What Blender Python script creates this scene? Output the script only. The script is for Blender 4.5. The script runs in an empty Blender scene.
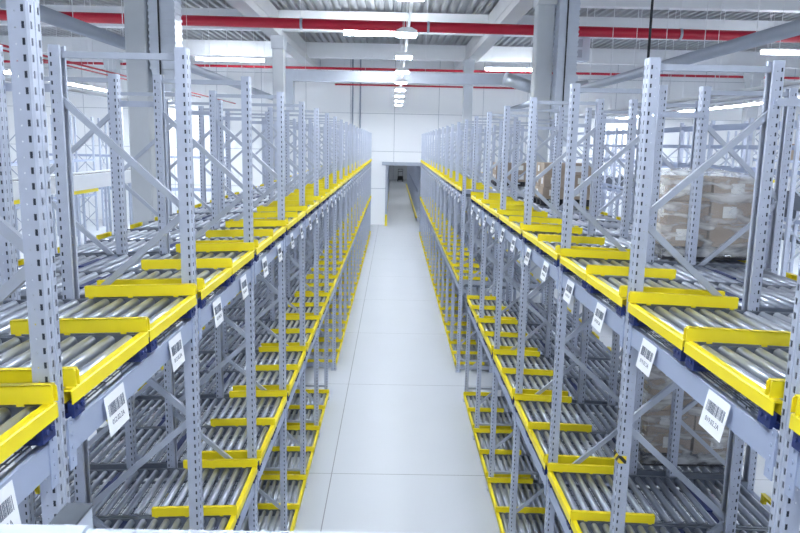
import bpy, math, random
from mathutils import Vector, Matrix
random.seed(7)
C = bpy.context.scene.collection
PI = math.pi

# ------------------------------------------------------------------ materials
def mat(name, col, rough=.5, metal=0., noise=0., nscale=8., emis=None, estr=0., spec=.5, alpha=1., bump=0., ndetail=3):
    m = bpy.data.materials.new(name); m.use_nodes = True
    nt = m.node_tree; b = nt.nodes['Principled BSDF']
    b.inputs['Base Color'].default_value = (*col, 1)
    b.inputs['Roughness'].default_value = rough
    b.inputs['Metallic'].default_value = metal
    b.inputs['Specular IOR Level'].default_value = spec
    b.inputs['Alpha'].default_value = alpha
    if noise > 0 or bump > 0:
        tc = nt.nodes.new('ShaderNodeTexCoord')
        n = nt.nodes.new('ShaderNodeTexNoise'); n.inputs['Scale'].default_value = nscale
        n.inputs['Detail'].default_value = ndetail
        nt.links.new(tc.outputs['Object'], n.inputs['Vector'])
        if noise > 0:
            r = nt.nodes.new('ShaderNodeMapRange')
            r.inputs['To Min'].default_value = 1 - noise; r.inputs['To Max'].default_value = 1 + noise
            nt.links.new(n.outputs['Fac'], r.inputs['Value'])
            mx = nt.nodes.new('ShaderNodeMix'); mx.data_type = 'RGBA'; mx.blend_type = 'MULTIPLY'
            mx.inputs['Factor'].default_value = 1
            mx.inputs['A'].default_value = (*col, 1)
            nt.links.new(r.outputs['Result'], mx.inputs['B'])
            nt.links.new(mx.outputs['Result'], b.inputs['Base Color'])
        if bump > 0:
            bp = nt.nodes.new('ShaderNodeBump'); bp.inputs['Strength'].default_value = bump
            bp.inputs['Distance'].default_value = .02
            nt.links.new(n.outputs['Fac'], bp.inputs['Height'])
            nt.links.new(bp.outputs['Normal'], b.inputs['Normal'])
    if emis:
        b.inputs['Emission Color'].default_value = (*emis, 1)
        b.inputs['Emission Strength'].default_value = estr
    return m

LAMP = (.88, .94, 1.)
M = dict(
    post=mat('galvanised_steel', (.49, .535, .655), .42, .35, .10, 14),
    brace=mat('brace_steel', (.44, .48, .57), .38, .4, .08, 18),
    beam=mat('beam_coat', (.38, .44, .60), .45, .1, .04, 6),
    roller=mat('zinc_roller', (.47, .51, .60), .34, .62, .08, 10),
    channel=mat('channel_steel', (.25, .28, .34), .45, .5, .1, 12),
    yellow=mat('signal_yellow', (.90, .735, .012), .42, 0, .05, 9),
    navy=mat('navy_plastic', (.018, .035, .16), .4, 0, .1, 20),
    mesh=mat('grating_wire', (.14, .165, .215), .5, .4, .05, 10),
    plate=mat('label_card', (.86, .88, .93), .5, 0, .02, 12),
    ink=mat('label_ink', (.13, .15, .20), .6, 0, .05, 30),
    concrete=mat('precast_concrete', (.57, .60, .64), .8, 0, .07, 2.5, bump=.05),
    girder=mat('girder_concrete', (.60, .61, .63), .8, 0, .06, 2.0, bump=.05),
    white=mat('white_paint', (.82, .84, .87), .5, 0, .03, 3),
    duct=mat('galvanised_duct', (.62, .67, .76), .35, .45, .07, 4),
    tube=mat('grey_tube', (.40, .44, .52), .5, .2, .05, 3),
    red=mat('red_pipe', (.50, .008, .035), .4, 0, .07, 5),
    lamp=mat('lamp_glow', (.9, .9, .9), .5, emis=LAMP, estr=52.),
    strip=mat('strip_glow', (.9, .9, .9), .5, emis=LAMP, estr=15.),
    black=mat('black_rubber', (.02, .02, .025), .6, 0, .1, 12),
    carton=mat('carton_board', (.40, .325, .265), .75, 0, .14, 7),
    wood=mat('dark_pallet', (.035, .035, .045), .7, 0, .2, 10),
    paper=mat('white_paper', (.80, .81, .82), .6, 0, .03, 20),
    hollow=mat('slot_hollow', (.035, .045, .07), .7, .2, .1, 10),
    outer=mat('outer_strip_glow', (.9, .9, .9), .5, emis=LAMP, estr=10.),
    machine=mat('machine_grey', (.16, .18, .22), .5, .2, .1, 5),
    film=mat('stretch_film', (.85, .87, .90), .22, 0, .05, 6, alpha=.2, bump=.6),
    redbtn=mat('red_button', (.6, .01, .02), .35, 0, .03, 20),
    rail=mat('handrail_paint', (.62, .68, .80), .4, .1, .04, 6),
    dark=mat('dark_cap', (.085, .10, .125), .6, 0, .15, 40),
    brown=mat('brown_tube', (.36, .27, .20), .7, 0, .1, 6),
    foil=mat('silver_hose', (.66, .70, .76), .3, .6, .08, 9),
)

def mat_floor():
    m = mat('polished_concrete', (.60, .63, .68), .28, 0, .025, .9, ndetail=3, spec=.3)
    nt = m.node_tree; b = nt.nodes['Principled BSDF']
    base = b.inputs['Base Color'].links[0].from_socket
    tc = nt.nodes.new('ShaderNodeTexCoord'); sp = nt.nodes.new('ShaderNodeSeparateXYZ')
    nt.links.new(tc.outputs['Object'], sp.inputs[0])
    def line(sock, off, per):
        a = nt.nodes.new('ShaderNodeMath'); a.operation = 'ADD'; a.inputs[1].default_value = off
        nt.links.new(sock, a.inputs[0])
        p = nt.nodes.new('ShaderNodeMath'); p.operation = 'PINGPONG'; p.inputs[1].default_value = per / 2
        nt.links.new(a.outputs[0], p.inputs[0])
        l = nt.nodes.new('ShaderNodeMath'); l.operation = 'LESS_THAN'; l.inputs[1].default_value = .008
        nt.links.new(p.outputs[0], l.inputs[0]); return l.outputs[0]
    lx = line(sp.outputs['X'], .94 + 4.5 * 20, 4.5); ly = line(sp.outputs['Y'], -11.2 + 4.5 * 20, 4.5)
    mx = nt.nodes.new('ShaderNodeMath'); mx.operation = 'MAXIMUM'
    nt.links.new(lx, mx.inputs[0]); nt.links.new(ly, mx.inputs[1])
    mix = nt.nodes.new('ShaderNodeMix'); mix.data_type = 'RGBA'
    nt.links.new(mx.outputs[0], mix.inputs['Factor'])
    nt.links.new(base, mix.inputs['A']); mix.inputs['B'].default_value = (.26, .28, .31, 1)
    nt.links.new(mix.outputs['Result'], b.inputs['Base Color'])
    n2 = nt.nodes.new('ShaderNodeTexNoise'); n2.inputs['Scale'].default_value = .35; n2.inputs['Detail'].default_value = 4
    nt.links.new(tc.outputs['Object'], n2.inputs['Vector'])
    r = nt.nodes.new('ShaderNodeMapRange'); r.inputs['To Min'].default_value = .40; r.inputs['To Max'].default_value = .46
    nt.links.new(n2.outputs['Fac'], r.inputs['Value']); nt.links.new(r.outputs['Result'], b.inputs['Roughness'])
    return m
M['floor'] = mat_floor()
def film_nodes():
    nt = M['film'].node_tree; b = nt.nodes['Principled BSDF']; tc = nt.nodes.new('ShaderNodeTexCoord')
    mp = nt.nodes.new('ShaderNodeMapping'); mp.inputs['Scale'].default_value = (2.2, 2.2, 7); mp.inputs['Rotation'].default_value = (.35, .25, 0)
    n = nt.nodes.new('ShaderNodeTexNoise'); n.inputs['Scale'].default_value = 1.6; n.inputs['Detail'].default_value = 5; n.inputs['Distortion'].default_value = .8
    r = nt.nodes.new('ShaderNodeMapRange'); r.inputs['From Min'].default_value = .42; r.inputs['From Max'].default_value = .68
    r.inputs['To Min'].default_value = .14; r.inputs['To Max'].default_value = .66
    nt.links.new(tc.outputs['Object'], mp.inputs[0]); nt.links.new(mp.outputs[0], n.inputs['Vector'])
    nt.links.new(n.outputs['Fac'], r.inputs['Value']); nt.links.new(r.outputs['Result'], b.inputs['Alpha'])
film_nodes()

def mat_wall(name, axis):
    m = mat(name, (.80, .82, .85), .6, 0, .03, .8)
    nt = m.node_tree; b = nt.nodes['Principled BSDF']
    tc = nt.nodes.new('ShaderNodeTexCoord'); sp = nt.nodes.new('ShaderNodeSeparateXYZ'); cb = nt.nodes.new('ShaderNodeCombineXYZ')
    nt.links.new(tc.outputs['Object'], sp.inputs[0])
    nt.links.new(sp.outputs[axis], cb.inputs['X']); nt.links.new(sp.outputs['Z'], cb.inputs['Y'])
    br = nt.nodes.new('ShaderNodeTexBrick'); br.offset = 0
    br.inputs['Scale'].default_value = 1; br.inputs['Brick Width'].default_value = 2.9; br.inputs['Row Height'].default_value = 2.45
    br.inputs['Mortar Size'].default_value = .018
    br.inputs['Color1'].default_value = (.88, .90, .92, 1); br.inputs['Color2'].default_value = (.86, .88, .91, 1)
    br.inputs['Mortar'].default_value = (.50, .53, .58, 1)
    nt.links.new(cb.outputs[0], br.inputs['Vector'])
    nt.links.new(br.outputs['Color'], b.inputs['Base Color'])
    return m
M['wall_x'] = mat_wall('panel_wall_x', 'X'); M['wall_y'] = mat_wall('panel_wall_y', 'Y')
M['roof'] = mat('roof_deck', (.40, .41, .43), .6, .1, .05, 2)

def mat_tape():
    m = mat('hazard_stripes', (.8, .6, .02), .5)
    nt = m.node_tree; b = nt.nodes['Principled BSDF']
    tc = nt.nodes.new('ShaderNodeTexCoord'); w = nt.nodes.new('ShaderNodeTexWave')
    w.wave_type = 'BANDS'; w.bands_direction = 'DIAGONAL'; w.inputs['Scale'].default_value = 9
    cr = nt.nodes.new('ShaderNodeValToRGB'); cr.color_ramp.interpolation = 'CONSTANT'
    cr.color_ramp.elements[0].color = (.02, .02, .02, 1); cr.color_ramp.elements[1].position = .5
    cr.color_ramp.elements[1].color = (.82, .62, .02, 1)
    nt.links.new(tc.outputs['Object'], w.inputs['Vector']); nt.links.new(w.outputs['Fac'], cr.inputs[0])
    nt.links.new(cr.outputs[0], b.inputs['Base Color']); return m
M['tape'] = mat_tape()

# ------------------------------------------------------------------ mesh builder
class MB:
    def __init__(s): s.v = []; s.f = []; s.sm = []
    def quad(s, *p, smooth=False):
        b = len(s.v); s.v += [tuple(q) for q in p]; s.f.append(tuple(range(b, b + len(p)))); s.sm.append(smooth)
    def box(s, x0, x1, y0, y1, z0, z1, mx=None):
        b = len(s.v)
        ps = [(x, y, z) for z in (z0, z1) for (x, y) in ((x0, y0), (x1, y0), (x1, y1), (x0, y1))]
        if mx: ps = [tuple(mx @ Vector(p)) for p in ps]
        s.v += ps
        for q in ((0, 3, 2, 1), (4, 5, 6, 7), (0, 1, 5, 4), (1, 2, 6, 5), (2, 3, 7, 6), (3, 0, 4, 7)):
            s.f.append(tuple(b + i for i in q)); s.sm.append(False)
        return s
    def bar(s, a, c, w, h, up=(0, 1, 0)):
        a = Vector(a); c = Vector(c); d = (c - a).normalized(); u = Vector(up)
        sd = d.cross(u).normalized(); u = sd.cross(d).normalized(); b = len(s.v)
        for p in (a, c):
            for (i, j) in ((-1, -1), (1, -1), (1, 1), (-1, 1)):
                s.v.append(tuple(p + sd * (i * w / 2) + u * (j * h / 2)))
        for q in ((0, 3, 2, 1), (4, 5, 6, 7), (0, 1, 5, 4), (1, 2, 6, 5), (2, 3, 7, 6), (3, 0, 4, 7)):
            s.f.append(tuple(b + i for i in q)); s.sm.append(False)
        return s
    def tube(s, a, c, r, n=12, r2=None, caps=True):
        a = Vector(a); c = Vector(c); d = (c - a).normalized()
        u = Vector((0, 0, 1)) if abs(d.z) < .9 else Vector((1, 0, 0))
        sd = d.cross(u).normalized(); u = sd.cross(d).normalized(); b = len(s.v); r2 = r if r2 is None else r2
        for p, rr in ((a, r), (c, r2)):
            for i in range(n):
                t = 2 * PI * i / n; s.v.append(tuple(p + sd * (rr * math.cos(t)) + u * (rr * math.sin(t))))
        for i in range(n):
            j = (i + 1) % n; s.f.append((b + i, b + j, b + n + j, b + n + i)); s.sm.append(True)
        if caps:
            s.f.append(tuple(b + i for i in range(n))[::-1]); s.sm.append(False)
            s.f.append(tuple(b + n + i for i in range(n))); s.sm.append(False)
        return s
    def prism(s, prof, axis, a0, a1):
        b = len(s.v); n = len(prof)
        for a in (a0, a1):
            for (p, q) in prof:
                s.v.append({'x': (a, p, q), 'y': (p, a, q), 'z': (p, q, a)}[axis])
        for i in range(n):
            j = (i + 1) % n; s.f.append((b + i, b + j, b + n + j, b + n + i)); s.sm.append(False)
        s.f.append(tuple(b + i for i in range(n))[::-1]); s.sm.append(False)
        s.f.append(tuple(b + n + i for i in range(n))); s.sm.append(False)
        return s
    def mesh(s, name, m, recalc=True):
        me = bpy.data.meshes.new(name); me.from_pydata(s.v, [], s.f)
        me.polygons.foreach_set('use_smooth', s.sm); me.materials.append(m); me.update()
        if recalc:
            import bmesh
            bm = bmesh.new(); bm.from_mesh(me); bmesh.ops.recalc_face_normals(bm, faces=bm.faces); bm.to_mesh(me); bm.free()
        return me

def ob(name, me, parent=None, loc=(0, 0, 0), rot=None):
    o = bpy.data.objects.new(name, me); C.objects.link(o); o.location = loc
    if rot: o.rotation_euler = rot
    if parent: o.parent = parent
    return o
def tag(o, label, cat, group=None):
    o['label'] = label; o['category'] = cat
    if group: o['group'] = group
    return o
def thing(name, label, cat, loc=(0, 0, 0), rot=(0, 0, 0), group=None):
    o = bpy.data.objects.new(name, None); C.objects.link(o); o.empty_display_size = .1
    o.location = loc; o.rotation_euler = rot; return tag(o, label, cat, group)
def struct(name, mb, m, recalc=True):
    o = ob(name, mb.mesh(name, m, recalc)); o['kind'] = 'structure'; return o

W = ('zero one two three four five six seven eight nine ten eleven twelve thirteen fourteen fifteen sixteen '
     'seventeen eighteen nineteen twenty twenty-one twenty-two twenty-three').split()

# ------------------------------------------------------------------ layout (metres; camera above the origin)
EYE = 5.45
XL, XR = -1.324, 1.616
FY = [.75 + 2 * j for j in range(22)]           # frame lines along the aisle
TUN = 7                                         # the bay left open for crossing
TOPZ = 6.02
TIER = {'top': (4.428, 4.27), 'middle': (2.27, 2.12), 'bottom': (.15, None)}
SLOPE = .0375
SIDES = (('the empty rack', XL, PI), ('the rack with pallets', XR, 0.))

# ------------------------------------------------------------------ rack frames
def post_mesh(holes, mirror):
    """open C section, 100 mm wide towards the aisle, 75 mm deep, slots punched in real"""
    mb = MB(); w, d = .05, .075; z0, z1 = .012, TOPZ
    def P(x, y, z): return ((d - x) if mirror else x, y, z)
    def strip(pts, slots):                       # pts: polyline of (x,y) columns; slots: set of column cells
        if not holes or not slots:
            for i in range(len(pts) - 1):
                mb.quad(P(*pts[i], z0), P(*pts[i + 1], z0), P(*pts[i + 1], z1), P(*pts[i], z1))
            return
        pitch = .058; n = int((z1 - z0 - .03) / pitch)
        for i in range(len(pts) - 1):
            a, b = pts[i], pts[i + 1]
            if i not in slots:
                mb.quad(P(*a, z0), P(*b, z0), P(*b, z1), P(*a, z1)); continue
            zz = z0
            for k in range(n):
                h0 = z0 + .02 + k * pitch; h1 = h0 + slots[i]
                mb.quad(P(*a, zz), P(*b, zz), P(*b, h0), P(*a, h0)); zz = h1
            mb.quad(P(*a, zz), P(*b, zz), P(*b, z1), P(*a, z1))
    c = .008
    strip([(0, -w + c), (0, -.034), (0, -.022), (0, -.006), (.004, -.003), (.004, .003), (0, .006), (0, .022), (0, .034), (0, w - c)], {1: .027, 7: .027})
    for s in (-1, 1):
        strip([(0, s * (w - c)), (c, s * w), (.015, s * w), (.0255, s * w), (.046, s * w), (.051, s * w), (d, s * w), (d, s * (w - .022)), (d - .012, s * (w - .022))], {2: .025, 4: .006})
    nf = len(mb.f)
    if holes:                                     # dark strips set behind the slots, painting in their shade
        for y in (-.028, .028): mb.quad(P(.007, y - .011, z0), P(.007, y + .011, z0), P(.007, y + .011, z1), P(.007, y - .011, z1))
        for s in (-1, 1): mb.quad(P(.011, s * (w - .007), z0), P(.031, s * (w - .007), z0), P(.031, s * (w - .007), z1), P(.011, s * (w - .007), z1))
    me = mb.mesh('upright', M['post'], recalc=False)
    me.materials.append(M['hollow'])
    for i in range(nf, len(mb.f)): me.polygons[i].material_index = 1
    return me
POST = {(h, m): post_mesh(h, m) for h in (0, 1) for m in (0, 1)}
foot = MB(); foot.box(-.03, .105, -.075, .075, 0, .012); foot.tube((-.012, .055, .012), (-.012, .055, .02), .011, 8); foot.tube((-.012, -.055, .012), (-.012, -.055, .02), .011, 8)
FOOT = foot.mesh('foot_plate', M['post'])
OFFS = [0., .80, 1.20, 2.00]                     # front faces of the four posts of a frame
c1, c2, c3, c4 = (o + .0375 for o in OFFS)
ZN = [5.70 - .72 * i for i in range(8)]
def brace_mesh(a, b):
    mb = MB(); mb.bar(a, b, .042, .028)
    return mb.mesh('brace', M['brace'])
BR1 = [brace_mesh((c2 if i % 2 == 0 else c1, 0, ZN[i]), (c1 if i % 2 == 0 else c2, 0, ZN[i + 1])) for i in range(7)]
BR2 = [brace_mesh((c3 if i % 2 == 0 else c4, 0, ZN[i]), (c4 if i % 2 == 0 else c3, 0, ZN[i + 1])) for i in range(7)]
def tie(x0, x1, z):
    mb = MB(); mb.box(x0 + .03, x1 - .03, -.018, .018, z - .02, z + .02); return mb
TIES = [tie(c1, c2, z).mesh('tie', M['brace']) for z in (5.965, .28)] + [tie(c3, c4, z).mesh('tie', M['brace']) for z in (5.965, .28)]
def spacer(z):
    mb = MB(); mb.box(c2 - .02, c3 + .02, -.064, -.051, z - .026, z + .026)
    for x in (c2, c3): mb.tube((x, -.064, z), (x, -.074, z), .014, 8)
    return mb.mesh('spacer', M['post'])
SPC = [spacer(z) for z in (5.76, 3.62, 1.4)]
fb = MB()
for i in range(7):
    fb.bar((c2 if i % 2 == 0 else c1, 0, ZN[i]), (c1 if i % 2 == 0 else c2, 0, ZN[i + 1]), .042, .028)
    fb.bar((c3 if i % 2 == 0 else c4, 0, ZN[i]), (c4 if i % 2 == 0 else c3, 0, ZN[i + 1]), .042, .028)
for z in (5.965, .28):
    fb.box(c1 + .03, c2 - .03, -.018, .018, z - .02, z + .02); fb.box(c3 + .03, c4 - .03, -.018, .018, z - .02, z + .02)
for z in (5.76, 3.62, 1.4): fb.box(c2 - .02, c3 + .02, -.064, -.051, z - .026, z + .026)
FARBR = fb.mesh('bracing', M['brace'])
tp = MB(); tp.box(-.004, .05, -.054, .054, 0, .055); TAPE = tp.mesh('hazard_tape', M['tape'])

for sname, X0, rz in SIDES:
    for j, y in enumerate(FY):
        near = j <= 8
        r = thing('rack_frame', 'Perforated grey upright frame %s along %s, counted from the viewer' % (W[j + 1], sname), 'rack frame',
                  (X0, y, 0), (0, 0, rz), 'upright frames of ' + sname)
        for k, x in enumerate(OFFS):
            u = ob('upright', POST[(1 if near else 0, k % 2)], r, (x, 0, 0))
            if near: ob('foot_plate', FOOT, u)
        if near:
            for b in BR1 + BR2: ob('brace', b, r)
            for t in TIES: ob('tie', t, r)
            for s in SPC: ob('spacer', s, r)
        else: ob('bracing', FARBR, r)
        if j == 2 and rz == 0:
            t = ob('hazard_tape', TAPE, r, (0, 0, 3.27)); t['label'] = 'yellow and black striped tape'

# ------------------------------------------------------------------ beams
def beam_mesh():
    mb = MB()
    mb.prism([(0, -.125), (.05, -.125), (.05, -.03), (.038, -.03), (.038, 0), (0, 0)], 'y', .052, 1.948)
    return mb.mesh('front_beam', M['beam'])
BEAM = beam_mesh()
cn = MB(); cn.box(-.006, 0, -.03, .03, -.19, .035)
for z in (-.15, -.095, -.04, .01): cn.tube((-.006, 0, z), (-.010, 0, z), .009, 8)
CONN = cn.mesh('connector', M['beam'])
rb = MB(); rb.box(0, .05, .052, 1.948, -.125, 0); REARB = rb.mesh('rear_beam', M['beam'])
BAYS = {}
for si, (sname, X0, rz) in enumerate(SIDES):
    sg = -1 if rz else 1
    for tn, (zr, zb) in TIER.items():
        for k in range(21):
            if tn == 'middle' and k < 1 or tn == 'bottom' and k < 2: continue
            if k == TUN and (si == 1 or tn == 'bottom'): continue
            BAYS.setdefault((si, tn), []).append(k)
def flip(y0, y1, rz): return (y0, y1) if not rz else (-y1, -y0)
for (si, tn), ks in BAYS.items():
    sname, X0, rz = SIDES[si]; zr, zb = TIER[tn]
    if zb is None: continue
    for k in ks:
        # bay origin sits at its camera-side frame for the right rack, at the far frame for the turned one
        yo = FY[k] + (2. if rz else 0.)
        b = ob('front_beam', BEAM, None, (X0, yo, zb), (0, 0, rz))
        tag(b, 'Blue-grey front beam, %s tier of %s, bay %s from the viewer' % (tn, sname, W[k + 1]), 'beam', 'front beams of ' + sname)
        for yy in (.082, 1.918): ob('connector', CONN, b, (0, yy, 0))
        b = ob('rear_beam', REARB, None, (X0 + (-1 if rz else 1) * 2.01, yo, zb - .045), (0, 0, rz))
        tag(b, 'Blue-grey rear beam, %s tier of %s, bay %s from the viewer' % (tn, sname, W[k + 1]), 'beam', 'rear beams of ' + sname)

TILT = math.atan(SLOPE)
# wire grating of the upper two tiers, extended under the rollers to darken their gaps
gm = MB()
for i in range(97):
    x = .058 + i * .02; gm.box(x - .0035, x + .0035, .055, 1.945, 0, .004)
for i in range(19):
    y = .10 + i * .1; gm.box(.052, 1.99, y - .003, y + .003, .004, .008)
for y in (.07, 1.0, 1.93): gm.box(.052, 1.99, y - .012, y + .012, -.016, -.001)
GRATE = gm.mesh('grating', M['mesh'])
for (si, tn), ks in BAYS.items():
    sname, X0, rz = SIDES[si]; zr, zb = TIER[tn]
    if zb is None: continue
    for k in ks:
        if k > 10: continue
        g = ob('grating', GRATE, None, (X0, FY[k] + (2. if rz else 0.), zb + .001), (0, TILT, rz))
        tag(g, 'Wire grating strip on %s tier of %s, bay %s from viewer' % (tn, sname, W[k + 1]), 'grating', 'grating strips of ' + sname)

# ------------------------------------------------------------------ roller lanes
HW = .465; NR = 19
ro = MB(); ro.tube((0, -.425, 0), (0, .425, 0), .0285, 14)
ro.tube((0, -.445, 0), (0, -.425, 0), .012, 8); ro.tube((0, .425, 0), (0, .445, 0), .012, 8)
ROLL = ro.mesh('roller', M['roller'])
bed = MB()
for i in range(NR):
    x = .105 + i * .1; bed.tube((x, -.44, -.035), (x, .44, -.035), .03, 10, caps=True)
for s in (-1, 1): bed.box(.06, 2.03, min(s * .448, s * .462), max(s * .448, s * .462), -.105, -.012)
BED = bed.mesh('roller_bed', M['roller'])
ch = MB(); ch.box(.06, 2.03, -.004, .004, -.105, -.012); ch.box(.06, 2.03, -.012, .012, -.105, -.099); ch.box(.06, 2.03, -.012, .012, -.018, -.012)
for i in range(NR): ch.tube((.105 + i * .1, -.009, -.04), (.105 + i * .1, .009, -.04), .008, 6)
CHAN = ch.mesh('side_channel', M['channel'])
fr = MB(); fr.prism([(.012, -.062), (.016, -.062), (.016, -.007), (.05, -.007), (.05, -.06), (.055, -.06), (.055, 0), (.018, 0), (.012, -.005)], 'y', -.462, .462)
RAIL = fr.mesh('front_rail', M['yellow'])
gd = MB()
gd.prism([(.004, .006), (.004, .074), (.010, .080), (.73, .080), (.73, .006)], 'y', -.004, .002)
gd.prism([(.010, .080), (.73, .080), (.73, .075), (.010, .075)], 'y', -.004, .034)
gd.prism([(.004, .006), (.004, .066), (.018, .080), (.69, .080), (.69, .006)], 'y', .030, .036)
for x in (.12, .42, .68): gd.box(x, x + .03, -.002, .004, -.004, .012)
GUIDE = gd.mesh('entry_guide', M['yellow'])
gd.v = [(x, -y, z) for x, y, z in gd.v]; GUIDE_T = gd.mesh('entry_guide', M['yellow'])
bk = MB(); bk.box(.02, .17, -.05, .05, -.130, -.105); bk.box(.02, .045, -.05, .05, -.112, -.062); bk.box(.07, .16, -.045, .045, -.112, -.075)
bk.tube((.018, -.02, -.09), (.010, -.02, -.09), .012, 8); bk.tube((.018, .022, -.09), (.010, .022, -.09), .012, 8)
BRK = bk.mesh('lane_bracket', M['navy'])
sp = MB(); sp.box(-.028, .028, -.2, .2, -.05, -.008); sp.box(-.02, .02, -.42, -.2, -.045, -.02); sp.box(-.02, .02, .2, .42, -.045, -.02)
SPEED = sp.mesh('speed_controller', M['navy'])
rs = MB(); rs.box(2.045, 2.055, -.17, .17, -.05, .008); rs.box(2.01, 2.055, -.17, .17, .003, .008); rs.box(2.01, 2.045, -.16, -.11, -.08, .003); rs.box(2.01, 2.045, .11, .16, -.08, .003)
REAR = rs.mesh('rear_stop', M['yellow'])
ft = MB(); ft.box(.03, .11, -.46, .46, -.13, -.105); ft.box(.9, .98, -.46, .46, -.1, -.076); ft.box(1.95, 2.03, -.46, .46, -.09, -.066)
TILT = math.atan(SLOPE)
PART = {'a': 'closer half', 'b': 'further half'}
for (si, tn), ks in BAYS.items():
    sname, X0, rz = SIDES[si]; zr, zb = TIER[tn]
    for k in ks:
        near = k <= {'top': 6, 'middle': 6, 'bottom': 6}[tn] and k >= {'top': 0, 'middle': 1, 'bottom': 3}[tn]
        for ab in 'ab':
            yc = FY[k] + (.525 if ab == 'a' else 1.475)
            r = thing('roller_lane', 'Yellow-railed %s roller lane of %s, %s of bay %s' % (tn, sname, PART[ab], W[k + 1]), 'roller lane',
                      (X0 + (.035 if rz else -.035), yc, zr), (0, TILT if tn != 'bottom' else .010, rz), '%s roller lanes of %s' % (tn, sname))
            far = -1 if rz else 1                # local y sign of the side further from the viewer
            ob('front_rail', RAIL, r)
            def guide(side, off):
                g = ob('entry_guide', GUIDE_T if rz else GUIDE, r, (0, side * off, 0))
                return g
            if ab == 'a':
                g = guide(-far, .43); g2 = guide(far, .44)
            else: g = guide(far, .42)
            ob('rear_stop', REAR, r)
            if near:
                for s in (-1, 1): ob('side_channel', CHAN, r, (0, s * .455, 0))
                for i in range(NR): ob('roller', ROLL, r, (.105 + i * .1, 0, -.035))
                if tn != 'bottom':
                    for s in (-1, 1): ob('lane_bracket', BRK, r, (0, s * .39, 0))
                ob('speed_controller', SPEED, r, (.955 + (.0 if ab == 'a' else .4), 0, .0))
            else: ob('roller_bed', BED, r)

# ------------------------------------------------------------------ location labels on the top front beams
pl = MB(); pl.box(-.0012, .0012, -.118, .118, -.185, .004); PLATE = pl.mesh('label_plate', M['plate'])
def bars(seed):
    rnd = random.Random(seed); mb = MB(); y = -.094
    while y < .094:
        w = rnd.choice((.003, .005, .008)); mb.box(-.0022, -.0012, y, min(y + w, .096), -.096, -.040); y += w + rnd.choice((.003, .004, .007))
    return mb.mesh('barcode', M['ink'])
BARS = [bars(i) for i in range(4)]
def text_mesh(s):
    cu = bpy.data.curves.new('digits', 'FONT'); cu.body = s; cu.size = .036; cu.align_x = 'CENTER'; cu.extrude = .0004; cu.resolution_u = 3
    o = bpy.data.objects.new('digits', cu); C.objects.link(o)
    dg = bpy.context.evaluated_depsgraph_get(); me = bpy.data.meshes.new_from_object(o.evaluated_get(dg))
    bpy.data.objects.remove(o); me.materials.clear(); me.materials.append(M['ink']); return me
for si, (sname, X0, rz) in enumerate(SIDES):
    sg = 1 if rz else -1                          # towards the aisle
    for k in BAYS[(si, 'top')]:
        for ab, oy in (('a', .52), ('b', 1.48)):
            oy += .04 if si == 1 else .0
            p = ob('hanging_label', PLATE, None, (X0 + sg * .012, FY[k] + oy, 4.262), (0, math.radians(11 if si else 7), rz))
            tag(p, 'White barcode label on %s, %s of bay %s from the viewer' % (sname, PART[ab], W[k + 1]), 'label', 'barcode labels of ' + sname)
            b = ob('barcode', BARS[(k * 2 + (ab == 'b')) % 4], p); b['kind'] = 'stuff'
            if k <= 6:
                ob('digits', text_mesh('01%d.%02d.2A' % (9 if si else 2, 2 * k + (ab == 'b'))), p, (-.0016, 0, -.142), (PI / 2, 0, -PI / 2))

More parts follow.
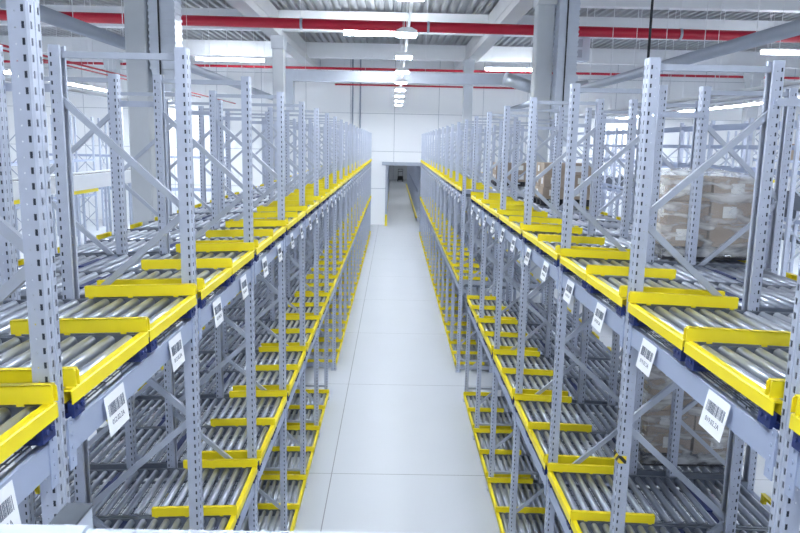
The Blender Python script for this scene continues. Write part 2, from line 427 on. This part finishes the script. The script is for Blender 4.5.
# ------------------------------------------------------------------ pallets in the rack on the right
def pallet_load(label, loc, lx, ly, h, film, seed, rows=3, group=None):
    rnd = random.Random(seed)
    r = thing('wrapped_pallet', label, 'pallet', loc, (0, 0, 0), group)
    mb = MB()
    for y in (0, ly / 2 - .05, ly - .1): mb.box(0, lx, y, y + .1, 0, .022)
    for x in (0, lx / 2 - .07, lx - .14):
        for y in (0, ly / 2 - .05, ly - .1): mb.box(x, x + .14, y, y + .1, .022, .1)
    for i in range(5): mb.box(i * (lx - .14) / 4, i * (lx - .14) / 4 + .14, 0, ly, .1, .122)
    ob('pallet_base', mb.mesh('pallet_base', M['wood']), r)
    nx, ny = 2, 2; hz = (h - .13) / rows
    for z in range(rows):
        for i in range(nx):
            for j in range(ny):
                d = [rnd.uniform(.004, .02) for _ in range(4)]
                x0, x1 = .02 + i * (lx - .04) / nx + d[0], .02 + (i + 1) * (lx - .04) / nx - d[1]
                y0, y1 = .02 + j * (ly - .04) / ny + d[2], .02 + (j + 1) * (ly - .04) / ny - d[3]
                z0 = .124 + z * hz; z1 = z0 + hz - .006
                mb = MB(); mb.box(x0, x1, y0, y1, z0, z1); c = ob('carton', mb.mesh('carton', M['carton']), r)
                if j == 0 or i == 0:
                    mb = MB()
                    if j == 0 and rnd.random() < .8: px = x0 + rnd.uniform(.1, .18); mb.box(px, px + .13, y0 - .003, y0, z0 + .06, z0 + .06 + min(.15, hz * .5))
                    if i == 0 and rnd.random() < .7: py = y0 + rnd.uniform(.05, .12); mb.box(x0 - .003, x0, py, py + .12, z0 + .05, z0 + .05 + min(.14, hz * .5))
                    if mb.v: ob('paper_label', mb.mesh('paper_label', M['paper']), c)
    if film:
        mb = MB(); e = .03; n = 9; zs = [.03 + (h + .03 - .03) * t / 12 for t in range(13)]
        per = [(0, 0), (.5, 0), (1, 0), (1, .5), (1, 1), (.5, 1), (0, 1), (0, .5)]
        b = 0
        for zi, z in enumerate(zs):
            for q, (u, v) in enumerate(per):
                kx = .012 * math.sin(zi * 1.9 + q * 2.3) ; t = .03 if zi == 12 else 0
                x = -e + (lx + 2 * e) * u + kx + (t if u == 0 else -t if u == 1 else 0); y = -e + (ly + 2 * e) * v + kx + (t if v == 0 else -t if v == 1 else 0)
                mb.v.append((x, y, z + (.012 * math.cos(q * 1.7 + zi) if zi == 12 else 0)))
        for zi in range(12):
            for q in range(8):
                a = zi * 8 + q; c = zi * 8 + (q + 1) % 8; mb.f.append((a, c, c + 8, a + 8)); mb.sm.append(True)
        tb = 12 * 8; mb.v.append((lx / 2, ly / 2, h + .10)); ci = len(mb.v) - 1
        for q in range(8): mb.f.append((tb + q, tb + (q + 1) % 8, ci)); mb.sm.append(True)
        f = ob('stretch_film', mb.mesh('stretch_film', M['film']), r); f['label'] = 'clear wrinkled stretch film'
    return r
def lane_z(tier, off): return TIER[tier][0] - SLOPE * off - .003
pallet_load('Film-wrapped pallet of cartons on a top lane, white papers on its side', (XR + 1.02, 6.90, lane_z('top', 2.0) + .035), .90, .76, .80, True, 3, 3, 'pallets in the rack')
pallet_load('Film-wrapped pallet of brown cartons standing on a middle lane under the top deck', (XR + 1.00, 6.90, lane_z('middle', 1.9) + .035), 1.02, .78, 1.06, True, 5, 4, 'pallets in the rack')
pallet_load('Bare brown carton pallet on a top lane, behind the wrapped one', (XR + 1.06, 12.95, lane_z('top', 2.0) + .035), .95, .76, .78, False, 8, 3, 'pallets in the rack')
pallet_load('Low pallet of brown cartons on a top lane past the open crossing', (XR + 1.06, 19.0, lane_z('top', 2.0) + .035), .95, .76, .62, False, 11, 2, 'pallets in the rack')

# ------------------------------------------------------------------ the hall
HX0, HX1, HY0, HY1, HZ = -30., 32., -9., 48., 11.0
fl = MB(); fl.quad((HX0, HY0, 0), (HX1, HY0, 0), (HX1, 112, 0), (HX0, 112, 0)); struct('floor', fl, M['floor'])
wb = MB(); DX0, DX1, DZ = -.52, 3.4, 4.0
wb.box(HX0, DX0, HY1, HY1 + .25, 0, HZ); wb.box(DX1, HX1, HY1, HY1 + .25, 0, HZ); wb.box(DX0, DX1, HY1, HY1 + .25, DZ, HZ)
struct('wall_back', wb, M['wall_x'])
wl = MB(); wl.box(HX0 - .2, HX0, HY0, HY1, 0, HZ); struct('wall_left', wl, M['wall_y'])
wr = MB(); wr.box(HX1, HX1 + .2, HY0, HY1, 0, HZ); struct('wall_right', wr, M['wall_y'])
ce = MB(); x = HX0; prof = []
while x < HX1:                                    # trapezoidal roof sheet, ribs running along the hall
    prof += [(x, HZ), (x + .14, HZ), (x + .18, HZ - .13), (x + .32, HZ - .13)]; x += .36
for i in range(len(prof) - 1):
    a, b = prof[i], prof[i + 1]; ce.quad((a[0], HY0, a[1]), (b[0], HY0, b[1]), (b[0], HY1, b[1]), (a[0], HY1, a[1]))
struct('ceiling', ce, M['roof'], recalc=False)
dr = MB(); dr.box(DX0, DX0 + .14, HY1 - .12, HY1 + .3, 0, DZ); dr.box(DX1 - .14, DX1, HY1 - .12, HY1 + .3, 0, DZ); dr.box(DX0 - .25, DX1 + .1, HY1 - .14, HY1 + .3, DZ, DZ + .22)
o = struct('door_1', dr, M['tube'])
yp = MB(); yp.box(-.07, .07, -.07, .07, 0, .75); yp.box(-.1, .1, -.1, .1, 0, .02)
o = ob('door_bollard', yp.mesh('door_bollard', M['yellow']), None, (DX0 + .07, HY1 - .3, 0)); tag(o, 'Yellow guard post at the edge of the doorway in the back wall', 'bollard')
# next hall through the doorway
b2 = MB(); b2.box(-6, 8, 110, 110.2, 0, 9); struct('wall_beyond', b2, M['wall_x'])
b3 = MB(); b3.box(-6.2, -6, HY1 + .3, 110, 0, 9); struct('wall_beyond_left', b3, M['wall_y'])
b4 = MB(); b4.box(8, 8.2, HY1 + .3, 110, 0, 9); struct('wall_beyond_right', b4, M['wall_y'])
b5 = MB(); b5.box(-6.2, 8.2, HY1 + .3, 110.2, 9, 9.1); struct('ceiling_beyond', b5, M['roof'])

def pendant(label, x, y, z, w, l, group, wires=True, m='lamp', flat=False):
    r = thing('pendant_light', label, 'light', (x, y, z), (0, 0, 0), group)
    mb = MB(); mb.prism([(-w / 2 - .02, .0), (w / 2 + .02, .0), (w / 2 + .02, .05), (w / 4, .11), (-w / 4, .11), (-w / 2 - .02, .05)], 'y', -l / 2 - .02, l / 2 + .02)
    ob('housing', mb.mesh('housing', M['white']), r)
    mb = MB(); mb.box(-w / 2, w / 2, -l / 2, l / 2, -.035, -.001); ob('diffuser', mb.mesh('diffuser', M[m]), r)
    for q in (-1, 1):
        mb = MB(); mb.tube((0, q * l * .35, (8.95 if y > 50 else HZ - .15) - z), (0, q * l * .35, .11), .006, 5); ob('hanger', mb.mesh('hanger', M['white']), r)
    return r
def row_of_rack(label, x, ylist, depth, h, levels, group, yel=None, rails=True):
    r = thing('storage_rack', label, 'rack', (x, ylist[0], 0), (0, 0, 0), group)
    pm = MB(); pm.box(-.05, .05, -.05, .05, 0, h); pm = pm.mesh('post', M['post'])
    xb = MB(); n = int(h / 1.1)
    for i in range(n): xb.bar((.0, 0, .2 + i * 1.1), (depth, 0, 1.2 + i * 1.1), .05, .03); xb.bar((depth, 0, .2 + i * 1.1), (0, 0, 1.2 + i * 1.1), .05, .03)
    xb = xb.mesh('cross_brace', M['brace'])
    for y in ylist:
        for xx in (0, depth): ob('post', pm, r, (xx, y - ylist[0], 0))
        ob('cross_brace', xb, r, (0, y - ylist[0], 0))
    for z in levels:
        for xx in (0, depth):
            bm = MB(); bm.box(xx - .03, xx + .03, .05, ylist[-1] - ylist[0] - .05, z - .12, z); ob('beam', bm.mesh('beam', M['beam']), r)
        if yel and z == levels[0]:
            bm = MB(); bm.box(yel - .07, yel + .07, .05, ylist[-1] - ylist[0], z, z + .12); ob('edge_rail', bm.mesh('edge_rail', M['yellow']), r)
    return r
for i in range(4):  # lights put in to brighten the next hall
    pendant('White light in the hall beyond the doorway, %s from the door' % W[i + 1], .9, 55 + 14 * i, 7.2, .6, 2.2, 'lights beyond the doorway', m='outer')
row_of_rack('Grey roller racking with yellow edge beyond the doorway, on the pallet rack side', 1.8, [51 + 2.2 * i for i in range(20)], 1.2, 6., [.2, 2.1, 3.9], 'racks beyond the doorway', -.12)
row_of_rack('Grey racking with yellow edge beyond the doorway, behind the guard post', -2.0, [49 + 2.2 * i for i in range(14)], 1.5, 6., [.2, 2.1, 3.9], 'racks beyond the doorway', 1.5)
fk = thing('forklift', 'Tiny dark forklift at the far end of the next hall', 'forklift', (1.0, 104, 0))
fk.scale = (.7, .7, .7)
mb = MB(); mb.box(-.55, .55, 0, 1.8, .3, 1.1); ob('chassis', mb.mesh('chassis', M['black']), fk)
mb = MB(); mb.box(-.5, -.42, -.2, -.1, .1, 2.6); mb.box(.42, .5, -.2, -.1, .1, 2.6); mb.box(-.5, .5, -.2, -.1, 2.5, 2.6); ob('mast', mb.mesh('mast', M['black']), fk)
mb = MB(); mb.box(-.5, .5, .3, 1.4, 2.0, 2.1); [mb.box(a, a + .06, b, b + .06, 1.1, 2.0) for a in (-.5, .44) for b in (.3, 1.34)]; ob('cab', mb.mesh('cab', M['black']), fk)
for a in (-.5, .5):
    for b in (.3, 1.4):
        mb = MB(); mb.tube((a - .1, b, .3), (a + .1, b, .3), .3, 14); ob('wheel', mb.mesh('wheel', M['black']), fk)

# columns, girders, cross beams
def column(x, y, w, h=9.7):
    mb = MB(); c = .03
    mb.prism([(-w + c, -w), (w - c, -w), (w, -w + c), (w, w - c), (w - c, w), (-w + c, w), (-w, w - c), (-w, -w + c)], 'z', 0, h)
    mb.prism([(-w - .12, h - .5), (w + .12, h - .5), (w + .3, h), (-w - .3, h)], 'x', -w - .02, w + .02)
    o = struct('concrete_column', mb, M['concrete']); o.location = (x, y, 0)
for x, y, w in ((-5.5, 16, .23), (-4.87, 31, .24), (4.05, 20.4, .24), (3.77, 38, .24), (-15.6, 41, .3), (-21.5, 36, .3), (19.5, 26, .3), (19.5, 40, .3)): column(x, y, w)
for x in (-5.0, 3.95):
    mb = MB(); mb.prism([(-.28, 9.7), (.28, 9.7), (.28, 9.95), (.16, 10.15), (.16, 10.7), (-.16, 10.7), (-.16, 10.15), (-.28, 9.95)], 'y', 12, HY1 - .05)
    o = struct('roof_girder', mb, M['girder']); o.location = (x, 0, 0)
for y, x0, x1 in ((31.0, HX0, HX1), (40.5, HX0, HX1), (24.4, 5.0, HX1), (23.4, HX0, -6.2)):
    mb = MB(); mb.prism([(-.2, 9.95), (.2, 9.95), (.2, 10.75), (-.2, 10.75)], 'x', x0 + .05, x1 - .05)
    o = struct('cross_beam', mb, M['white']); o.location = (0, y, 0)

# ------------------------------------------------------------------ luminaires
for i in range(14):
    y = -3.8 + 4 * i
    if y > 47: continue
    pendant('Bright white pendant light %s in the line above the aisle' % W[i + 1], .22, y - .6, 7.70, .40, .42, 'lights above the aisle')
tr = MB(); tr.box(-.03, .03, -6, 47.5, -.07, -.01)
o = ob('light_trunking', tr.mesh('light_trunking', M['white']), None, (.30, 0, 8.25)); tag(o, 'Thin white trunking rail running above the line of aisle lights', 'trunking')
for xi, (x, z) in enumerate(((-14., 7.7), (15., 7.37))):
    side = ('conveyor behind the empty rack, from the viewer', 'conveyor behind the rack with pallets, from the viewer')[xi]
    for i in range(15):
        pendant('Strip light %s over the %s' % (W[i + 1], side), x, -4 + 3.6 * i, z, .36, 3.3, 'strip lights over the ' + side, m='strip')
for lab, x, y, z, l in (('White strip light lying across the aisle under the roof beam', -.9, 28.0, 9.80, 2.1), ('White strip light under the roof, above the empty rack near the back wall', -8.6, 38.6, 9.62, 3.5),
                        ('White strip light under the roof, above the rack with pallets', 6.3, 38.6, 9.42, 3.2), ('White strip light under the roof, beside the fat tube behind the pallets', 14.2, 26.6, 9.0, 2.0)):
    r = thing('strip_light', lab, 'light', (x, y, z), (0, 0, 0), 'strip lights across the roof')
    mb = MB(); mb.box(-l / 2 - .03, l / 2 + .03, -.16, .16, 0, .07); ob('housing', mb.mesh('housing', M['white']), r)
    mb = MB(); dp = .38 if y < 30 and x < 0 else .12
    mb = MB(); mb.prism([(-.14, -.02), (-.1, -dp), (.1, -dp), (.14, -.02), (.14, -.001), (-.14, -.001)], 'x', -l / 2, l / 2); ob('diffuser', mb.mesh('diffuser', M['strip']), r)
    for q in (-.4, .4): mb = MB(); mb.tube((q * l, 0, .07), (q * l, 0, HZ - .15 - z), .012, 5); ob('hanger', mb.mesh('hanger', M['white']), r)

for xi, x in enumerate((-22.8, 23.6)):  # extra rows added to brighten the far floor, no known fittings
    for i in range(8):
        pendant('Strip light %s of the outer row beyond %s, from the viewer' % (W[i + 1], SIDES[xi][0]), x, 3.6 + 5.6 * i, 8.6, .36, 3.6, 'outer strip lights of ' + SIDES[xi][0], m='outer')

# ------------------------------------------------------------------ pipes and ducts
def long_tube(name, label, cat, a, b, r, m, n=14, group=None, hang=None, collars=0, collar_name='collar'):
    t = thing(name, label, cat, a, (0, 0, 0), group)
    A = Vector((0, 0, 0)); B = Vector(b) - Vector(a)
    mb = MB(); mb.tube(A, B, r, n); ob('pipe', mb.mesh('pipe', M[m]), t)
    for i in range(collars):
        p = B * ((i + .5) / collars); q = p + B.normalized() * .08
        mb = MB(); mb.tube(p, q, r * 1.12, n); ob(collar_name, mb.mesh(collar_name, M['brace']), t)
    if hang:
        for i in range(hang):
            p = B * ((i + .5) / hang); mb = MB(); mb.tube(p + Vector((0, 0, r)), (p.x, p.y, HZ - .14 - a[2]), .009, 5); ob('hanger', mb.mesh('hanger', M['white']), t)
    return t
long_tube('sprinkler_main', 'Thick red sprinkler pipe crossing the hall just under the roof', 'pipe', (-29.8, 24.2, 9.36), (31.8, 24.2, 9.00), .165, 'red', 16, hang=15, collars=15)
long_tube('sprinkler_pipe', 'Thin dark red pipe under the roof beam near the back wall', 'pipe', (-29.8, 41.3, 9.5), (31.8, 41.3, 9.5), .07, 'red', 10, 'thin red pipes', hang=8)
long_tube('sprinkler_pipe', 'Thin red pipe run along the face of the white back wall', 'pipe', (-3.9, 47.85, 9.14), (14, 47.85, 9.12), .055, 'red', 10, 'thin red pipes')
for i, dx in enumerate((0, .5)):
    mb = MB(); mb.tube((0, 0, 0), (0, 0, HZ - .3), .05, 8)
    o = ob('wall_pipe', mb.mesh('wall_pipe', M['tube']), None, (-2.75 + dx, 47.9, .1)); tag(o, ('Grey pipe standing on the back wall, first from the corner columns', 'Grey pipe standing on the back wall, beside its twin towards the doorway')[i], 'pipe', 'grey wall pipes')
for i, (x, z, y0, y1) in enumerate(((-10.2, 7.75, 8, 47), (-12.4, 8.1, 8, 47))):
    long_tube('sprinkler_pipe', ('Thin red pipe running above the strip lights behind the empty rack', 'Thin red pipe by the side wall behind the empty rack')[i], 'pipe', (x, y0, z), (x, y1, z), .032, 'red', 8, 'thin red pipes', hang=8)
long_tube('suspended_tube', 'Fat grey tube hung on thin rods over the back of the empty rack', 'tube', (-6.18, 7.9, 7.55), (-6.18, 44, 7.6), .135, 'tube', 18, 'grey suspended tubes', hang=14, collars=4)
long_tube('suspended_tube', 'Fat grey tube hung on thin rods over the rack with pallets', 'tube', (6.95, 6, 7.55), (6.95, 44, 7.6), .135, 'tube', 18, 'grey suspended tubes', hang=16, collars=4)
for i, (x, z) in enumerate(((9.7, 7.0), (13., 7.3), (-12.8, 7.2))):
    t = thing('cable_tray', ('White cable tray over the gap behind the pallet rack', 'White cable tray beside the conveyor far behind the pallet rack', 'White cable tray near the side wall behind the empty rack')[i], 'cable tray', (x, 10, z), (0, 0, 0), 'cable trays')
    mb = MB(); mb.box(-.2, .2, 0, 36, 0, .02); mb.box(-.2, -.19, 0, 36, 0, .1); mb.box(.19, .2, 0, 36, 0, .1); ob('tray', mb.mesh('tray', M['white']), t)
    for k in range(10):
        mb = MB(); mb.tube((0, 1.5 + k * 3.6, .02), (0, 1.5 + k * 3.6, HZ - .14 - z), .009, 5); ob('hanger', mb.mesh('hanger', M['white']), t)
# rectangular duct across the hall and two ribbed drops
t = thing('air_duct', 'Rectangular galvanised air duct crossing the hall before the back wall', 'duct', (-5.5, 37, 8.42))
mb = MB(); mb.box(0, 14.6, -.3, .3, 0, .52); ob('duct_run', mb.mesh('duct_run', M['duct']), t)
mb = MB(); mb.box(-.05, .42, -.31, .31, -1.5, .56); ob('duct_drop', mb.mesh('duct_drop', M['duct']), t)
for i in range(10):
    mb = MB(); mb.box(.6 + i * 1.5, .64 + i * 1.5, -.33, .33, -.03, .55); ob('flange', mb.mesh('flange', M['duct']), t)
for i in range(5):
    mb = MB(); mb.tube((1. + 3 * i, 0, .5), (1. + 3 * i, 0, HZ - .14 - 8.42), .008, 5); ob('hanger', mb.mesh('hanger', M['white']), t)
def drop(label, x, y, z0, w, d):
    t = thing('duct_drop', label, 'duct', (x, y, z0), (0, 0, 0), 'ribbed duct drops')
    mb = MB(); h = HZ - .14 - z0; prof = []; z = 0.
    mb.box(-w, w, -d, d, 0, h)
    while z < h:
        mb.box(-w - .015, w + .015, -d - .015, d + .015, z, z + .05); z += .13
    ob('ribbed_shaft', mb.mesh('ribbed_shaft', M['duct']), t)
    mb = MB(); mb.prism([(-w, 0), (w, 0), (w * .55, -.45), (-w * .55, -.45)], 'y', -d * .9, d * .9); ob('outlet', mb.mesh('outlet', M['duct']), t)
    mb = MB(); mb.tube((-w * .2, -d - .03, -.9), (-w * .2, -d - .03, h), .018, 6); ob('conduit', mb.mesh('conduit', M['black']), t)
drop('Ribbed galvanised duct dropping from the roof beside the concrete column, empty rack side', -4.93, 16., 6.9, .27, .25)
drop('Ribbed galvanised duct dropping from the roof above the rack with pallets', 4.58, 20., 5.9, .26, .25)
# unit heater
t = thing('unit_heater', 'Grey louvred fan heater hung beside the ribbed duct over the pallet rack', 'heater', (6.1, 25.2, 8.35))
mb = MB(); mb.box(-.5, .5, 0, .5, 0, .8); ob('casing', mb.mesh('casing', M['duct']), t)
mb = MB()
for i in range(2): mb.box(-.42, .24, -.02, 0, .1 + i * .34, .36 + i * .34)
ob('grille', mb.mesh('grille', M['tube']), t)
mb = MB(); [mb.tube((s, .25, .8), (s, .25, HZ - .14 - 8.35), .012, 6) for s in (-.4, .4)]; ob('hanger', mb.mesh('hanger', M['white']), t)
mb = MB(); mb.tube((0, 0, 0), (0, 0, HZ - .14 - 6.1), .022, 8)
o = ob('hanging_cable', mb.mesh('hanging_cable', M['black']), None, (4.1, 12., 6.1)); tag(o, 'Black cable hanging straight from the roof behind the pallet rack posts', 'cable')
# silver hose behind far column
t = thing('flexible_hose', 'Crinkled silver air hose hanging below the duct above the pallet rack', 'hose', (5.2, 35, 8.2))
mb = MB(); pts = [Vector((0, 0, .4)), Vector((1.2, .2, .05)), Vector((2.6, .2, -.1)), Vector((4., 0, .1))]
for i in range(3): mb.tube(pts[i], pts[i + 1], .3, 16)
ob('hose', mb.mesh('hose', M['foil']), t)

# ------------------------------------------------------------------ conveyors behind the racks
def conveyor(label, x, z0, z1, y0, y1, sg, low, group):
    r = thing('conveyor', label, 'conveyor', (x, y0, 0), (0, 0, 0), group); L = y1 - y0
    for xx, nm in ((0, 'side_panel'), (sg * 1.1, 'side_panel')):
        mb = MB(); mb.box(xx - .03, xx + .03, 0, L, z0, z1); mb.box(xx - .05, xx + .05, 0, L, z1, z1 + .04); mb.box(xx - .045, xx + .045, 0, L, z0 - .03, z0); ob(nm, mb.mesh(nm, M['white']), r)
    mb = MB(); mb.box(min(.04, sg * 1.06), max(.04, sg * 1.06), 0, L, z1 - .1, z1 - .05) if sg > 0 else mb.box(-1.06, -.04, 0, L, z1 - .1, z1 - .05); ob('belt', mb.mesh('belt', M['black']), r)
    n = int(L / 3.2)
    lm = MB(); lm.box(-.05, .05, -.05, .05, 0, z0 - .03); lm.box(-.1, .1, -.1, .1, 0, .015); lm = lm.mesh('leg', M['post'])
    for i in range(n + 1):
        for xx in (0, sg * 1.1): ob('leg', lm, r, (xx, .3 + i * 3.2 if .3 + i * 3.2 < L else L - .1, 0))
    if low:
        mb = MB(); mb.box(-.06, .06, 0, L, low - .12, low); mb.box(sg * .9, sg * 1.0, 0, L, low - .12, low)
        ob('lower_rail', mb.mesh('lower_rail', M['white']), r)
        mb = MB(); mb.box(min(0, sg * 1.), max(0, sg * 1.), 0, L, low - .45, low - .4); ob('tray', mb.mesh('tray', M['channel']), r)
        for i in range(int(L / 1.1)):
            mb = MB(); mb.tube((-sg * .062, .5 + 1.1 * i, low - .06), (-sg * .07, .5 + 1.1 * i, low - .06), .03, 6); ob('bolt', mb.mesh('bolt', M['black']), r)
    else:
        for i in range(4):
            mb = MB(); mb.box(-.07 if sg < 0 else -.07, .07, 6 + i * 6.5, 8.6 + i * 6.5, z0 - .18, z0 - .04); ob('guard', mb.mesh('guard', M['yellow']), r)
    return r
conveyor('Raised white belt conveyor running behind the empty rack', -14., 3.13, 3.74, 6, 43, -1, None, 'raised conveyors')
conveyor('Raised white belt conveyor with emergency stop running behind the rack with pallets', 15., 3.24, 3.75, 6, 43, 1, 2.53, 'raised conveyors')
t = thing('emergency_stop', 'Yellow emergency stop box with red button on a post by the conveyor', 'emergency stop', (14.76, 27.7, 3.34))
mb = MB(); mb.box(-.03, .03, -.03, .03, 0, .82); mb.box(-.14, .14, -.08, .08, -.02, .06); ob('post', mb.mesh('post', M['channel']), t)
mb = MB(); mb.box(-.12, .12, -.08, .08, .68, .90); ob('switch_box', mb.mesh('switch_box', M['white']), t)
mb = MB(); mb.box(-.16, .16, -.1, .1, .90, 1.0); ob('cover', mb.mesh('cover', M['yellow']), t)
mb = MB(); mb.tube((.03, 0, 1.0), (.03, 0, 1.08), .06, 12); ob('button', mb.mesh('button', M['redbtn']), t)
for i, (y, z) in enumerate(((29.6, 0), (35, 0))):
    mb = MB(); mb.tube((0, 0, 0), (0, 3.6, 0), .13, 16)
    o = ob('cardboard_tube', mb.mesh('cardboard_tube', M['brown']), None, (15.6, y, 3.845)); tag(o, ('Long brown tube lying on the conveyor by the emergency stop', 'Long brown tube lying further along the conveyor')[i], 'tube', 'brown tubes')
row_of_rack('Grey cross-braced rack row beyond the raised conveyor, empty rack side', -18.5, [20 + 2.8 * i for i in range(9)], 1.0, 6.6, [2.2, 4.2], 'far racks')
row_of_rack('Grey rack row with carton boxes beyond the conveyor, pallet rack side', 19.9, [16 + 2.8 * i for i in range(10)], 1.1, 7.2, [1.5, 3.3, 5.0, 6.7], 'far racks')
row_of_rack('Grey rack row against the side wall far beyond the pallets', 26.0, [18 + 2.8 * i for i in range(10)], 1.1, 7.4, [1.6, 3.4, 5.1, 7.0], 'far racks')
row_of_rack('Grey rack row with pale beams between the pallet rack and the raised conveyor', 10.6, [19 + 2.6 * i for i in range(10)], 1.1, 6.4, [3.5, 4.9, 5.6, 6.25], 'far racks')
for k, (y0, y1, z, lab) in enumerate(((17, 30, 4.0, 'Dark grey belt machine running behind the rack with pallets'), (31, 43, 3.7, 'Dark grey belt machine further along behind the rack with pallets'))):
    t = thing('belt_machine', lab, 'conveyor', (12.9, y0, 0), (0, 0, 0), 'dark belt machines'); L = y1 - y0
    mb = MB(); mb.box(-.5, .5, 0, L, z - .35, z); mb.box(-.56, -.5, 0, L, z - .2, z + .12); mb.box(.5, .56, 0, L, z - .2, z + .12); ob('frame', mb.mesh('frame', M['machine']), t)
    mb = MB(); mb.box(-.46, .46, .1, L - .1, z + .001, z + .02); ob('belt', mb.mesh('belt', M['black']), t)
    for i in range(5):
        for q in (-.45, .45):
            mb = MB(); mb.box(q - .05, q + .05, .3 + i * (L - .7) / 4, .4 + i * (L - .7) / 4, 0, z - .35); ob('leg', mb.mesh('leg', M['post']), t)
        mb = MB(); mb.box(-.3, .25, .9 + i * (L - 2.4) / 4, 1.6 + i * (L - 2.4) / 4, z - .75, z - .351); ob('motor', mb.mesh('motor', M['machine']), t)
for lab, x0, n in (('Grey cross-braced rack row before the back wall, empty rack side', -23., 6), ('Grey cross-braced rack row before the back wall, pallet rack side', 8.5, 7)):
    r = row_of_rack(lab, x0, [44.0 + 2.5 * i for i in range(n)], 1.0, 6.6, [2.4, 4.4], 'far racks')
    r.rotation_euler = (0, 0, -PI / 2); r.location = (x0, 45.6, 0)
for i, (y, z, s) in enumerate(((25.8, 5.0, .9), (31.4, 5.0, .7), (37.0, 5.0, .9), (34.2, 3.3, 1.0), (28.6, 3.3, .9))):
    mb = MB(); mb.box(-.45, .45, -.55, .55, 0, s * .9); mb.box(-.47, .47, -.05, .05, s * .9, s * .9 + .004); o = ob('carton_box', mb.mesh('carton_box', M['carton']), None, (20.45, y, z))
    tag(o, 'Brown carton on the %s beams of the rack behind the conveyor, box %s along' % ('upper' if z > 4 else 'lower', W[i + 1]), 'box', 'cartons on the far rack')

# ------------------------------------------------------------------ guard rail by the viewer
t = thing('guard_rail', 'Pale blurred handrail along the bottom edge, ahead of the empty rack', 'handrail', (0, 1.06, EYE - .653))
def rrect(w, h, r, n=4):
    out = []
    for cx, cy, a0 in ((w - r, h - r, 0), (-w + r, h - r, PI / 2), (-w + r, -h + r, PI), (w - r, -h + r, 1.5 * PI)):
        for i in range(n + 1): out.append((cx + r * math.cos(a0 + i * PI / 2 / n), cy + r * math.sin(a0 + i * PI / 2 / n)))
    return out
mb = MB(); mb.prism(rrect(.03, .025, .012), 'x', -.485, .06); ob('rail', mb.mesh('rail', M['rail']), t)
mb = MB(); mb.prism(rrect(.03, .025, .006), 'x', -.9, -.489); ob('rail', mb.mesh('rail', M['rail']), t, (0, 0, .003))
mb = MB(); mb.box(-.02, .02, -.02, .02, -4.9, -.026); ob('baluster', mb.mesh('baluster', M['rail']), t, (-.3, 0, 0))
t = thing('guard_post', 'Blurred square post end with dark top beside the pale handrail', 'post', (-.668, 1.385, 0))
mb = MB(); mb.box(-.026, .026, -.065, .065, 0, 4.66); ob('shaft', mb.mesh('shaft', M['rail']), t)
mb = MB(); mb.box(-.028, .028, -.067, .067, 4.66, 4.666); ob('cap', mb.mesh('cap', M['dark']), t)

# ------------------------------------------------------------------ camera, world, view
F, TH, YAW, ROLL_ = 716.16, .1703, .0116, .02
fw = Vector((math.sin(YAW) * math.cos(TH), math.cos(YAW) * math.cos(TH), -math.sin(TH)))
rt = Vector((math.cos(YAW), -math.sin(YAW), 0)); up = rt.cross(fw)
c, s = math.cos(ROLL_), math.sin(ROLL_)
ri = rt * c + up * s; ui = -rt * s + up * c      # picture turned clockwise by the roll
cam = bpy.data.cameras.new('camera'); co = bpy.data.objects.new('camera', cam); C.objects.link(co)
mx = Matrix((ri, ui, -fw)).transposed().to_4x4(); mx.translation = (0, 0, EYE); co.matrix_world = mx
cam.sensor_width = 36; cam.lens = 36 * F / 800; cam.clip_start = .05; cam.clip_end = 300
cam.dof.use_dof = True; cam.dof.focus_distance = 7.5; cam.dof.aperture_fstop = 8
bpy.context.scene.camera = co
w = bpy.data.worlds.new('world'); bpy.context.scene.world = w; w.use_nodes = True
w.node_tree.nodes['Background'].inputs[0].default_value = (.80, .88, 1., 1); w.node_tree.nodes['Background'].inputs[1].default_value = .22
vs = bpy.context.scene.view_settings
vs.view_transform = 'Standard'; vs.look = 'None'; vs.gamma = 1; vs.exposure = 2.08; vs.use_curve_mapping = False
sc = bpy.context.scene
sc.cycles.max_bounces = 8; sc.cycles.diffuse_bounces = 5; sc.cycles.transparent_max_bounces = 12
sc.cycles.sample_clamp_indirect = 6
